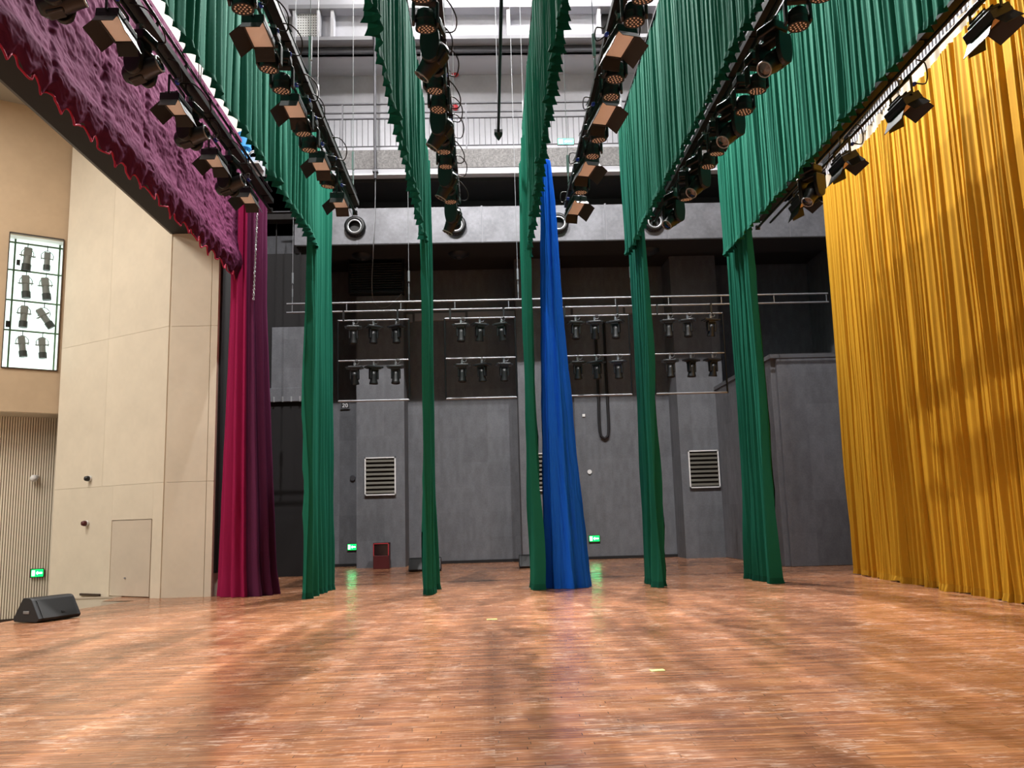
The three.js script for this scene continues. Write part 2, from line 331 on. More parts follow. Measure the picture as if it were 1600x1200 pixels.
// turned house wall with the lamp window, and the slatted wall under it
const winK = Math.atan2(.6, 1);
{
  const C0 = new THREE.Vector3(-10.8, 0, -20.3);
  // local frame: +x runs to the right along the wall (away from the camera), +z faces the stage
  const w = struct('wall_house_turn'); w.position.copy(C0); w.rotation.y = winK;
  const fr = (x0, x1, y0, y1, name) => part(name, metreUV(box(x1 - x0, y1 - y0, .12, (x0 + x1) / 2, (y0 + y1) / 2, -.06)), M.beigeTan, w);
  fr(-5, -1.27, 4.45, 12.5, 'panel'); fr(-.08, .1, 4.45, 12.5, 'panel'); fr(-1.27, -.08, 4.45, 5.54, 'panel'); fr(-1.27, -.08, 8.98, 12.5, 'panel');
  part('soffit', box(5.2, .05, .9, -2.4, 4.46, -.47), M.beige, w);
  const win = struct('window_1'); win.position.copy(C0); win.rotation.y = winK;
  part('lit_room_wall', box(1.5, 3.8, .04, -.68, 7.25, -.9), M.windowGlow, win);
  part('reveal', join([box(.03, 3.5, .85, -1.3, 7.26, -.5), box(.03, 3.5, .85, -.06, 7.26, -.5), box(1.25, .03, .85, -.68, 9.0, -.5), box(1.25, .03, .85, -.68, 5.52, -.5)]), M.paper, win);
  part('window_frame', join([box(.025, 3.46, .05, -1.27, 7.26, .01), box(.025, 3.46, .05, -.08, 7.26, .01), box(1.2, .03, .05, -.675, 8.99, .01), box(1.2, .03, .05, -.675, 5.535, .01)]), M.brown, win);
  const rl = new THREE.RectAreaLight(new THREE.Color(.86, 1, .95), 1.6, 1.1, 3.3); rl.position.set(-.68, 7.25, -.86); rl.lookAt(0, 0, 0);
  rl.rotation.set(0, Math.PI, 0); win.add(rl);
  const sw = struct('wall_house_slats'); sw.position.copy(C0); sw.rotation.y = winK;
  part('backing', box(8, 5.6, .1, -1, 1.9, -.95), M.slatBack, sw);
  for (let i = 0; i < 60; i++) { const s = part('slat', box(.038, 5.1, .045, 0, 0, 0), M.slat, sw); if (i) s.geometry = sw.children[1].geometry; s.position.set(.6 - i * .0565, 1.95, -.88); }
  part('baseboard', box(8, .14, .12, -1, -.66, -.86), M.brown, sw);
}

// fly gallery across the far wall
const gal = struct('gallery');
part('slab', metreUV(box(18.3, .62, 2.2, 3.0, 12.86, -25.1)), M.concrete, gal);
part('beam_face', box(18.3, .34, .12, 3.0, 12.5, -24.08), M.beam, gal);
part('beam_flange', box(18.3, .05, .3, 3.0, 12.34, -24.1), M.paleBeam, gal);
part('recess', box(18.3, 1.3, .1, 3.0, 11.75, -25.9), M.soffit, gal);
part('gallery_underside', box(18.3, .1, 4.7, 3.0, 12.25, -26.6), M.soffit, gal);
const ub = struct('upper_gallery');
part('beam_flange', box(18.3, .12, .5, 3.0, 16.98, -24.2), M.beam, ub);
part('under_flange_shade', box(18.3, .2, .1, 3.0, 16.82, -24.4), M.rail, ub);  // strip coloured dark for the shade under the flange
part('upper_flange', box(18.3, .14, .4, 3.0, 18.2, -24.3), M.beam, ub);
for (const x of [-5.98, -5.2, -4.75, -1.6, 1.0, 2.2, 4.0, 6.2]) part('stiffener', box(.1, 1.2, .34, x, 17.6, -24.35), M.paleBeam, ub);
part('dark_recess', box(1.7, 1.05, .1, 5.0, 17.6, -24.55), M.soffit, ub);
part('underside', box(18.3, .1, 1.9, 3.0, 16.95, -25.3), M.plaster, ub);
// railing
{
  const t = thing('gallery_railing', 'grey steel railing with thin balusters along the fly gallery edge', 'railing', [0, 0, -24.15]);
  for (const [y, r] of [[14.8, .035], [14.5, .03], [14.3, .03], [13.36, .022]]) part('rail', cyl(r, r, 18, 8, 3, y, 0, 0, 0, Math.PI / 2), M.rail, t);
  for (let x = -4.4; x < 11.5; x += 3.95) part('post', box(.05, 1.65, .05, x, 14.0, 0), M.rail, t);
  const bg = cyl(.012, .012, .94, 6); for (let i = 0; i < 88; i++) { const b = part('baluster', bg, M.rail, t); b.position.set(-5.9 + i * .178, 13.83, 0); }
}
// round-nozzle air duct under the gallery
{
  const t = thing('air_duct', 'long galvanised rectangular air duct below the fly gallery', 'duct', [0, 0, -24.7]);
  for (let i = 0; i < 9; i++) part('duct_section', metreUV(rbox(1.93, 1.17, 1.3, .012, -4.9 + i * 1.95, 10.68, nz(i * 3.3) * .012)), M.duct, t);
  for (let i = 0; i < 8; i++) part('flange', box(.05, 1.22, 1.33, -3.92 + i * 1.95, 10.68, 0), M.duct, t);
  part('underside', box(17.4, .03, 1.36, 2.9, 10.07, -.0), M.soffit, t);
  const nozzle = (x, lab) => {
    const n = thing('air_nozzle', lab, 'vent', [x, 10.64, -24.04], 0, 'round air nozzles on the duct');
    part('ring', join([place(new THREE.TorusGeometry(.29, .04, 10, 32), 0, 0, .1), place(new THREE.TorusGeometry(.2, .025, 10, 32), 0, -.02, .16)]), M.steel, n);
    part('throat', place(lathe([[.33, 0], [.33, .12], [.28, .16], [.2, .18], [.17, .0]]), 0, 0, 0, Math.PI / 2), M.fixture, n);
    part('opening', cyl(.17, .17, .02, 24, 0, 0, .02, Math.PI / 2), M.fixtureDark, n);
  };
  nozzle(-3.97, 'round air nozzle on the duct, end of the second lamp bar, leftmost'); nozzle(-.84, 'round air nozzle behind the end of the third lamp bar');
  nozzle(2.37, 'round air nozzle half hidden by the blue curtain'); nozzle(5.4, 'round air nozzle behind the end of the fifth lamp bar');
  for (const [x, l] of [[-3.9, 'round black ceiling diffuser under the duct above the louvre box'], [-.8, 'round black ceiling diffuser under the duct between the second and third side curtains'], [5.4, 'round black ceiling diffuser under the duct right of the fourth green side curtain']]) {
    const n = thing('ceiling_diffuser', l, 'vent', [x, 10.05, -25.0], 0, 'round ceiling diffusers under the duct');
    part('rim', place(lathe([[.05, -.14], [.2, -.12], [.32, -.05], [.34, 0]]), 0, 0, 0), M.fixture, n); part('cone', place(lathe([[.0, -.18], [.1, -.16], [.14, -.1]]), 0, 0, 0), M.fixtureGrey, n);
  }
  struct('ceiling_lower', box(18.3, .08, 3.3, 3, 10.75, -27.1), M.soffit);
}

// grey room in the far right corner
{
  const t = struct('wall_corner_room');
  part('front', metreUV(rbox(4.05, 5.9, .16, .02, 10.2, 2.95, -22.0)), M.darkBlock, t);
  part('side', metreUV(rbox(.16, 5.9, 6.8, .02, 8.12, 2.95, -25.45)), M.darkBlock, t);
  part('roof', box(4.2, .12, 7, 10.1, 5.84, -25.4), M.dark, t);
}

// ================================================================ curtains
const GRP = 'green overhead borders', GLG = 'green side curtains';
const BORD = [[-3.66, -17.2, 'first green border, right of the maroon valance', 'wide'], [-1.29, -16.8, 'second green border, above the second green side curtain', 'wide'], [1.03, -18.0, 'third green border, in front of the blue curtain', 'fine'], [3.36, -17.95, 'fourth green border, right of the lamp bar beside the blue curtain', 'fine'], [5.70, -18.1, 'fifth green border, nearest the yellow curtain', 'fine']];
BORD.forEach(([x, zf, lab, kind], i) => {
  const L = -zf - 2;
  drape('green_border', 'pleated velvet ' + lab, L, 3.25, { wave: kind === 'wide' ? .28 : .22, amp: kind === 'wide' ? .085 : .07, seed: 10 + i * 7.3, seg: 16, rows: 16, top: .75, bottom: 1.1, drift: .8, fine: kind === 'wide' ? .15 : .3, cusp: kind === 'wide' ? 1 : -1, hem: .1, flare: .35, ragged: .03, webbing: M.greenHem, group: GRP }, [M.green, M.greenHem], [x, 7.5, -2]);
  const t = thing('curtain_batten', ['first', 'second', 'third', 'fourth', 'fifth'][i] + ' black pipe along the top edge of the ' + lab.split(',')[0], 'pipe', [x, 10.85, 0]);
  part('pipe', cyl(.035, .035, L + .4, 10, 0, 0, -2 - L / 2, Math.PI / 2), M.pipe, t);
  for (const z of [-3, -7.5, -12, zf + .15]) { const c = part('hoist_cable', cyl(.006, .006, 9, 5, 0, 4.5, z), M.wire, t); part('turnbuckle', cyl(.025, .025, .45, 8, 0, .3, z), M.steel, c); }
});
const LEGS = [[-3.78, -16.75, 2.3, 'first green side curtain, right of the maroon side curtain'], [-1.31, -16.75, 2.0, 'second green side curtain, left of centre'], [.99, -17.2, 1.7, 'third green side curtain, directly beside the blue curtain'], [3.56, -16.9, 1.6, 'fourth green side curtain, right of the blue curtain'], [5.94, -16.95, 1.7, 'fifth green side curtain, nearest the yellow curtain']];
LEGS.forEach(([x, z, L, lab], i) => drape('green_side_curtain', 'tall velvet ' + lab, L, 10.2, { wave: .27, amp: .14, seed: 60 + i * 5.1, seg: 18, rows: 44, top: .45, bottom: 1.0, drift: .5, fine: .4, cusp: x < 0 ? 1 : -1, hem: .12, flare: .12, group: GLG }, [M.green, M.greenHem], [x, .005, z]));
// maroon leg
{
  const t = thing('maroon_side_curtain', 'bunched maroon main curtain hanging to the floor beside the beige wall', 'curtain', [0, .005, 0]);
  const s = lerpTable([[0, -5.36, -18.3, .60, .55], [.06, -5.40, -18.3, .55, .5], [.36, -5.45, -18.3, .46, .46], [.70, -5.49, -18.3, .36, .42], [1, -5.52, -18.3, .36, .4]]);
  const cut = (u0, u1, y0, y1, nu, nv) => { const nn = 320, g = bundleGeo(9.3, s, 13, 3.3, .17, .02, y0, y1, nn, nv), idx = [], src = g.index.array, a = Math.round(u0 * nn), b = Math.round(u1 * nn); for (let j = 0; j < nv; j++) for (let q = a; q < b; q++) { const o = (j * nn + q) * 6; for (let k = 0; k < 6; k++) idx.push(src[o + k]); } g.setIndex(idx); return g; };
  part('warm_lit_fabric', cut(.47, .86, .012, 1, 0, 70), M.maroonWarmLit, t, { label: 'side turned to the house, warm light put in as crimson' }); part('lining', join([cut(0, .47, .012, 1, 0, 70), cut(.86, 1, .012, 1, 0, 70)]), M.maroon, t, { label: 'dull purple side away from the house light' });  // house light is in the colour: warm-lit side crimson, other side purple
  part('hem', cut(.47, .86, 0, .012, 0, 2), M.maroonWarmLit, t); part('hem', join([cut(0, .47, 0, .012, 0, 2), cut(.86, 1, 0, .012, 0, 2)]), M.maroon, t);
}
// blue curtain
{
  const t = thing('blue_curtain', 'bright blue satin curtain bunched narrow at top, flaring to the floor', 'curtain', [0, .005, 0]);
  const s = lerpTable([[0, 1.66, -17.75, .47, .45], [.3, 1.58, -17.75, .35, .4], [.62, 1.53, -17.75, .235, .34], [.9, 1.53, -17.75, .16, .3], [1, 1.53, -17.75, .09, .2]]);
  part('fabric', bundleGeo(9.75, s, 9, 8.8, .15, .06, .012, 1, 300, 90), M.blue, t); part('hem', bundleGeo(9.75, s, 9, 8.8, .15, .06, 0, .012, 300, 2), M.blue, t);
}
// maroon valance under the proscenium header: gathered in crinkled swags with a red fringe
{
  const t = thing('maroon_valance', 'wide crinkled maroon valance with red fringed edge under the black header', 'curtain', [-5.66, 7.2, -2], Math.PI / 2);
  const L = 16.0, H = 3.3;
  const f = (u, v) => {
    const s = u * L, y = v * H;
    const rg = (a, b, c) => 1 - Math.abs(nz(a, b, c)) * 2.4;
    const w = nz(s * .5, y * .8 + s * .2, 1) * .05 + rg(s * 1.3 + y * 1.6, y * 2.6 - s * .7, 5) * .016 + rg(s * 3.2 + y * 2.4, y * 7 - s * 1.6, 8) * .010 + rg(s * 7 + y * 5, y * 16 - s * 3, 11) * .007 + nz(s * 16, y * 24, 3) * .006;
    const col = Math.exp(-Math.pow(((s / 1.45) % 1 - .5) / .06, 2)) * (nz(s * 3, y * 7, 2) * .05 - .03);
    const puff = .08 * Math.exp(-Math.pow((y - .32) / .28, 2)) - .05 * Math.exp(-y / .1);
    const sc = v < .12 ? (1 - v / .12) * (.06 * Math.sin(s * 2 * Math.PI / .42) + .05 * nz(s * 1.2)) : 0;
    return [s, y + sc, w + col + puff, s];
  };
  part('fabric', gridGeo(900, 150, f), M.maroon, t);
  const pts = []; for (let i = 0; i <= 420; i++) { const u = i / 420, p = f(u, 0), a = i * .9; pts.push([p[0] + .03 * Math.sin(a), p[1] - .02 + .025 * Math.cos(a), p[2] + .02 * Math.sin(a * .5)]); }
  part('fringe', tube(pts, .016, 1260, 5), M.fringe, t);
  part('webbing', box(L, .08, .04, L / 2, H + .02, .0), M.maroon, t);
}
// golden backdrop with white lining and track
{
  const th = Math.PI / 2 - .066;
  drape('yellow_curtain', 'full height golden yellow backdrop curtain in dense folds on right', 14.03, 9.4, { wave: .21, amp: .10, seed: 5.7, seg: 14, rows: 60, top: .55, bottom: 1.2, drift: 1.5, fine: .4, cusp: -1, hem: .12, flare: .25, ragged: .06 }, [M.yellow, M.yellowHem], [7.64, .01, -4.9], th);
  const t = thing('backdrop_lining', 'white gathered lining strip showing above the yellow curtain', 'lining', [7.75, 9.3, -4.9], th);
  const f = drapeFn(14, .5, { wave: .5, amp: .04, seed: 2.2, top: 1, bottom: 1 });
  part('fabric', gridGeo(400, 4, f), M.white, t);
  part('track', box(14, .12, .14, 7, .88, 0), M.pipe, t);
  for (let i = 0; i < 110; i++) part('runner', box(.05, .34, .03, .1 + i * .127, .66, 0), M.paleBeam, t);
  for (const s of [.5, 5, 9.5, 13.7]) part('hoist_cable', cyl(.008, .008, 9.5, 5, s, 5.3, 0), M.wire, t);
}

// ================================================================ stage lights
function buildPanel() {
  const t = thing('panel_light', 'panel', 'stage light', [0, 0, 0], 0, 'soft panel lights on the lamp bars');
  part('clamp', join([rbox(.05, .1, .05, .01, 0, -.06, 0), place(new THREE.TorusGeometry(.04, .013, 6, 14), 0, 0, 0)]), M.silver, t);
  part('yoke', join([box(.03, .03, .60, 0, -.12, 0), box(.03, .3, .02, 0, -.26, .30), box(.03, .3, .02, 0, -.26, -.30)]), M.fixture, t);
  const h = part('lamp_head', join([rbox(.30, .09, .56, .015, 0, 0, 0), rbox(.20, .06, .40, .01, 0, .07, 0), box(.02, .05, .3, .06, .11, 0), box(.02, .05, .3, -.06, .11, 0), box(.012, .05, .56, .14, -.06, 0), box(.012, .05, .56, -.14, -.06, 0), box(.28, .05, .012, 0, -.06, .275), box(.28, .05, .012, 0, -.06, -.275)]), M.fixture, t);
  h.position.y = -.42;
  part('diffuser', rbox(.262, .02, .53, .006, 0, -.055, 0), M.diffuser, h);
  const flap = (w, d, rx, rz, x, z) => { const g = rbox(w, .008, d, .003, w > d ? 0 : (x > 0 ? w / 2 : -w / 2), 0, w > d ? (z > 0 ? d / 2 : -d / 2) : 0); const m = part('barn_door', g, M.barn, h); m.position.set(x, -.08, z); m.rotation.set(rx, 0, rz); };
  flap(.22, .52, 0, .75, -.145, 0); flap(.22, .52, 0, -1.15, .145, 0); flap(.27, .17, .95, 0, 0, .28); flap(.27, .17, -.95, 0, 0, -.28);
  part('connector', rbox(.05, .05, .07, .012, .09, -.2, .22), M.connector, t);
  part('power_cord', tube([[.09, -.2, .25], [.2, -.25, .33], [.16, .02, .42], [.03, .05, .45]], .011, 16, 5), M.cord, t);
  return t;
}
function buildWash() {
  const t = thing('wash_light', 'wash', 'stage light', [0, 0, 0], 0, 'moving wash lights on the lamp bars');
  part('clamp', join([rbox(.05, .1, .05, .01, -.07, -.06, 0), rbox(.05, .1, .05, .01, .07, -.06, 0), place(new THREE.TorusGeometry(.04, .013, 6, 14), 0, 0, 0)]), M.silver, t);
  part('base', join([rbox(.28, .15, .26, .03, 0, -.19, 0), rbox(.22, .06, .22, .02, 0, -.28, 0)]), M.fixture, t);
  part('yoke', join([rbox(.34, .05, .12, .02, 0, -.34, 0), rbox(.045, .34, .13, .018, -.165, -.51, 0), rbox(.045, .34, .13, .018, .165, -.51, 0)]), M.fixtureGrey, t);
  const h = part('lamp_head', lathe([[0, .14], [.08, .14], [.125, .11], [.14, .05], [.14, 0], [.146, -.005], [.146, -.02], [.14, -.025], [.14, -.1], [.148, -.11], [.148, -.135], [.136, -.14], [.13, -.125], [0, -.125]], 28), M.fixtureGrey, t);
  h.position.y = -.60;
  const cells = []; for (let r = 0; r < 3; r++) for (let k = 0; k < (r ? r * 6 : 1); k++) { const a = k / (r * 6 || 1) * Math.PI * 2; const g = new THREE.SphereGeometry(.0145, 8, 5, 0, Math.PI * 2, 0, Math.PI / 2); g.rotateX(Math.PI); g.translate(Math.cos(a) * r * .052, -.126, Math.sin(a) * r * .052); cells.push(g); }
  part('lens_array', join(cells), M.lens, h, { kind: 'stuff' }); part('lens_bed', cyl(.13, .13, .008, 24, 0, -.126, 0), M.lensBed, h);
  part('connector', rbox(.05, .05, .07, .012, .13, -.14, .06), M.connector, t);
  part('power_cord', tube([[.15, -.14, .06], [.30, -.2, .15], [.34, -.02, .3], [.2, .12, .42], [.04, .1, .5]], .011, 20, 5), M.cord, t);
  return t;
}
function buildSpot() {
  const t = thing('spot_head', 'spot', 'stage light', [0, 0, 0], 0, 'moving spot heads on the lamp bars');
  part('clamp', join([rbox(.05, .1, .06, .01, -.1, -.06, 0), rbox(.05, .1, .06, .01, .1, -.06, 0), place(new THREE.TorusGeometry(.045, .013, 6, 14), 0, 0, 0)]), M.silver, t);
  part('base', join([rbox(.36, .16, .3, .04, 0, -.2, 0), cyl(.12, .14, .07, 20, 0, -.31, 0)]), M.fixture, t);
  const arm = (x) => { const s = new THREE.Shape(); s.moveTo(-.11, 0); s.quadraticCurveTo(-.15, -.2, -.09, -.40); s.quadraticCurveTo(0, -.50, .09, -.40); s.quadraticCurveTo(.15, -.2, .11, 0); s.closePath(); const g = new THREE.ExtrudeGeometry(s, { depth: .05, bevelEnabled: true, bevelSize: .015, bevelThickness: .015, bevelSegments: 2, curveSegments: 8 }); g.rotateY(Math.PI / 2); g.translate(x - .025, -.36, 0); return g; };
  part('yoke', join([rbox(.42, .07, .2, .03, 0, -.37, 0), arm(-.19), arm(.19)]), M.fixture, t);
  const h = part('lamp_head', lathe([[0, .25], [.09, .25], [.135, .2], [.15, .08], [.15, -.06], [.125, -.2], [.118, -.3], [.105, -.31], [.1, -.28], [0, -.28]], 8), M.fixtureGrey, t);
  h.geometry = join([h.geometry, rbox(.18, .22, .30, .03, 0, .07, 0)]);
  h.position.y = -.68;
  part('lens', lathe([[0, -.302], [.05, -.298], [.1, -.282]], 20), M.lensGlass, h);
  part('trim_ring', place(new THREE.TorusGeometry(.11, .012, 8, 24), 0, -.3, 0, Math.PI / 2), M.silver, h);
  part('connector', rbox(.05, .05, .07, .012, .17, -.14, .06), M.connector, t);
  part('power_cord', tube([[.18, -.14, .06], [.12, -.2, .28], [-.08, -.12, .36], [-.3, .06, .24], [-.42, .1, .05]], .011, 20, 5), M.cord, t);
  return t;
}
const BAR = {
  b1: { x: -4.43, y: 8.02, far: -16.1, lab: 'lamp bar beside the maroon valance', list: [['M', -4.70, -8.39], ['P', -4.40, -9.12], ['M', -4.38, -9.77], ['P', -4.40, -10.99], ['M', -4.41, -11.58], ['P', -4.44, -12.74], ['M', -4.40, -13.37], ['P', -4.36, -14.3]] },
  b2: { x: -2.70, y: 8.02, far: -16.3, lab: 'lamp bar right of the first green border', list: [['W', -2.69, -8.49], ['P', -2.73, -9.27], ['W', -2.72, -9.73], ['W', -2.69, -10.25], ['P', -2.73, -11.09], ['W', -2.69, -11.48], ['W', -2.71, -12.02], ['P', -2.73, -12.92], ['W', -2.68, -13.42], ['P', -2.71, -14.59]] },
  b3: { x: -.56, y: 8.02, far: -16.0, lab: 'lamp bar right of the second green border', list: [['W', -.63, -8.31], ['W', -.63, -8.89], ['M', -.58, -9.58], ['W', -.61, -10.30], ['W', -.59, -10.82], ['M', -.60, -11.54], ['W', -.59, -12.15], ['W', -.59, -12.69], ['M', -.60, -13.46], ['W', -.59, -14.20], ['M', -.58, -15.16]] },
  b4: { x: 1.84, y: 8.02, far: -16.6, lab: 'lamp bar above the blue curtain', list: [['W', 1.90, -8.37], ['W', 1.88, -8.80], ['P', 1.83, -9.55], ['W', 1.85, -10.06], ['W', 1.86, -10.52], ['P', 1.88, -11.35], ['W', 1.85, -11.82], ['W', 1.84, -12.39], ['P', 1.85, -13.27], ['W', 1.81, -13.85], ['P', 1.85, -15.03]] },
  b5: { x: 3.88, y: 8.02, far: -17.2, lab: 'lamp bar right of the fourth green border', list: [['W', 3.98, -8.37], ['W', 3.92, -8.92], ['M', 3.90, -9.70], ['W', 3.91, -10.40], ['W', 3.91, -10.99], ['M', 3.91, -11.67], ['W', 3.89, -12.35], ['W', 3.88, -12.84], ['M', 3.91, -13.63], ['W', 3.84, -14.25], ['M', 3.84, -15.25]] },
  b6: { x: 6.30, y: 7.95, far: -17.4, lab: 'lamp bar beside the yellow curtain', list: [['T', 6.38, -9.08], ['T', 6.36, -11.12], ['T', 6.30, -13.03], ['M', 6.1, -13.9], ['T', 6.24, -14.79]] },
};
{
  const protos = { P: null, W: null, M: null, T: null };
  for (const [key, b] of Object.entries(BAR)) {
    const t = thing('lamp_bar', 'black ' + b.lab + ', with cable tray and hanging lights', 'lamp bar', [b.x, b.y, 0], 0, 'lamp bars over the stage');
    const L = -b.far - 3, zc = -3 - L / 2;
    part('lower_pipe', cyl(.028, .028, L, 10, 0, 0, zc, Math.PI / 2), M.pipe, t);
    part('upper_pipe', cyl(.022, .022, L, 10, .02, .42, zc, Math.PI / 2), M.pipe, t);
    if (key === 'b6') part('side_pipe', join([cyl(.028, .028, L, 10, .3, .12, zc, Math.PI / 2), cyl(.022, .022, L, 10, .3, .42, zc, Math.PI / 2)]), M.pipe, t);
    part('cable_tray', join([box(.17, .012, L - .3, .02, .1, zc), box(.012, .09, L - .3, -.065, .14, zc), box(.012, .09, L - .3, .105, .14, zc)]), M.fixtureDark, t);
    for (let z = -4; z > b.far; z -= 1.05) part('bracket', join([box(.02, .42, .02, .02, .21, z), box(.2, .02, .03, .02, .09, z), box(.014, .2, .02, .07, .33, z, 0, 0, .5), box(.014, .2, .02, -.03, .33, z, 0, 0, -.5)]), M.fixture, t);
    for (const z of [-4.5, -8, -11.9, b.far + .35]) { const c = part('hoist_cable', cyl(.006, .006, 9.6, 5, .02, 5.6, z), M.wire, t); part('turnbuckle', join([cyl(.028, .028, .4, 8, .02, 1.0, z), cyl(.008, .008, .4, 5, .02, .62, z + .05, .12), cyl(.008, .008, .4, 5, .02, .62, z - .05, -.12)]), M.steel, c); }
    part('end_cap', rbox(.1, .1, .06, .01, 0, 0, b.far), M.fixture, t);
    const kinds = { P: 'panel light', T: 'panel light', W: 'wash light', M: 'spot head' };
    const cnt = {}; b.list.forEach(q => cnt[q[0]] = (cnt[q[0]] || 0) + 1);
    const seen = {};
    b.list.forEach(([k, x, z]) => {
      seen[k] = (seen[k] || 0) + 1; const n = cnt[k] - seen[k]; // counted from the far end
      
      const lab = cnt[k] === 1 ? `only ${kinds[k]} on the ${b.lab}` : n ? `${ORD[n]}${kinds[k]} from the far end, ${b.lab}` : `farthest ${kinds[k]} on the ${b.lab}`;
      const y = b.y - .03;
      let o;
      if (!protos[k]) { o = protos[k] = k === 'P' || k === 'T' ? buildPanel() : k === 'W' ? buildWash() : buildSpot(); if (k === 'P') o.scale.setScalar(.92); if (k === 'W') o.scale.setScalar(.86); if (k === 'M') o.scale.setScalar(.9); o.userData.label = lab; o.position.set(x, y, z); }
      else o = copyOf(protos[k], lab, [x, y, z]);
      const head = o.children.find(c => c.name === 'lamp_head'), yoke = o.children.find(c => c.name === 'yoke');
      if (k === 'M') {
        o.rotation.y = Math.PI / 2 + { b1: .15, b2: 0, b3: .2, b5: -.5, b6: -.5 }[key];
        head.rotation.set({ b1: -1.85, b3: .55, b5: .85, b6: .6 }[key] + (rnd() - .5) * .2, 0, 0);
      } else if (k === 'W') { head.rotation.set((rnd() - .5) * .2 + .12, 0, (rnd() - .5) * .16); o.rotation.y = (rnd() - .5) * .5; }
      else if (k === 'P') { if (key === 'b4') { head.rotation.set((rnd() - .2) * .3, 0, 0); o.rotation.y = .25 + Math.PI; } else { head.rotation.set((rnd() - .5) * .1, 0, 0); } }
      else { head.rotation.set(0, 0, .45); o.rotation.y = 0; head.children.find(c => c.name === 'diffuser').material = M.diffuserTan; }
    });
  }
}

// ================================================================ wing light frames on the far side
{
  const t = thing('pipe_truss', 'long two-pipe silver batten crossing the far wing on steel wires', 'batten', [0, 7.13, -21]);
  part('lower_pipe', cyl(.024, .024, 14.7, 10, 2.05, 0, 0, 0, 0, Math.PI / 2), M.silver, t); part('upper_pipe', cyl(.024, .024, 14.7, 10, 2.05, .24, 0, 0, 0, Math.PI / 2), M.silver, t);
  for (let x = -5.15; x < 9.4; x += 1.45) part('strut', box(.02, .24, .02, x, .12, 0), M.silver, t);
  for (const x of [-5.15, -2.03, .92, 4.0, 7.1]) { const c = part('hoist_cable', cyl(.007, .007, 15.4, 5, x, 8.0, 0), M.wire, t); part('turnbuckle', join([cyl(.03, .03, .3, 8, x, .95, 0), cyl(.02, .02, .22, 8, x, .55, 0), cyl(.012, .012, .5, 6, x, .5, 0)]), M.silver, c); }
  const F = [[-3.93, -2.04, 'leftmost'], [-1.08, .81, 'second from left'], [2.0, 3.89, 'third from left'], [4.52, 6.45, 'rightmost']];
  let proto = null;
  const build = () => {
    const s = thing('ladder_light', 'x', 'stage light', [0, 0, 0], 0, 'small moving heads on the hanging frames');
    part('clamp', join([place(new THREE.TorusGeometry(.035, .012, 6, 12), 0, 0, 0, 0, Math.PI / 2), rbox(.05, .12, .04, .008, 0, -.08, 0), place(new THREE.TorusGeometry(.06, .006, 5, 16), .06, -.02, .02)]), M.silver, s);
    part('base', join([rbox(.36, .08, .22, .03, 0, -.17, 0), rbox(.22, .06, .18, .02, 0, -.22, 0), box(.07, .04, .24, .19, -.17, 0), box(.07, .04, .24, -.19, -.17, 0)]), M.fixtureGrey, s);
    part('yoke', join([rbox(.05, .26, .12, .02, .1, -.36, 0), rbox(.05, .26, .12, .02, -.1, -.36, 0), rbox(.24, .04, .12, .015, 0, -.26, 0)]), M.fixtureGrey, s);
    const h = part('lamp_head', lathe([[0, .13], [.07, .13], [.085, .05], [.095, -.1], [.115, -.17], [.115, -.2], [.1, -.2], [.095, -.17], [0, -.17]], 18), M.fixture, s); h.position.y = -.42;
    part('lens', cyl(.09, .09, .01, 18, 0, -.172, 0), M.lensGlass, h);
    return s;
  };
  F.forEach(([x0, x1, lab], i) => {
    const f = thing('light_frame', `hanging black pipe frame with two lamp rows, ${lab} under the silver batten`, 'light frame', [0, 0, -21], 0, 'hanging light frames in the far wing');
    const w = x1 - x0, c = (x0 + x1) / 2;
    for (const y of [6.88, 5.78]) part('cross_pipe', cyl(.022, .022, w, 10, c, y, 0, 0, 0, Math.PI / 2), M.silver, f);
    part('bottom_pipe', cyl(.026, .026, w, 10, c, 4.70, 0, 0, 0, Math.PI / 2), M.silver, f);
    for (const x of [x0, x1]) part('side_pipe', cyl(.026, .026, 2.2, 10, x, 5.78, 0), M.pipe, f);
    for (const x of [x0 + .15, x1 - .3]) part('hook', box(.05, .3, .06, x, 7.0, 0), M.fixture, f);
    for (let r = 0; r < 2; r++) for (let k = 0; k < 3; k++) {
      const x = x0 + w * [.23, .51, .82][k] + (rnd() - .5) * .05, y = [6.86, 5.76][r];
      const where = `${['left', 'middle', 'right'][k]} lamp of the ${['upper', 'lower'][r]} row in the ${['leftmost', 'second', 'third', 'rightmost'][i]} hanging frame`;
      const l = 'small black moving head, ' + where; let o;
      if (!proto) { o = proto = build(); o.userData.label = l; o.position.set(x, y, -21); } else o = copyOf(proto, l, [x, y, -21]);
      o.rotation.y = (rnd() - .5) * 1.2; const h = o.children.find(q => q.name === 'lamp_head'); h.rotation.x = (rnd() - .3) * .5;
    }
  });
}

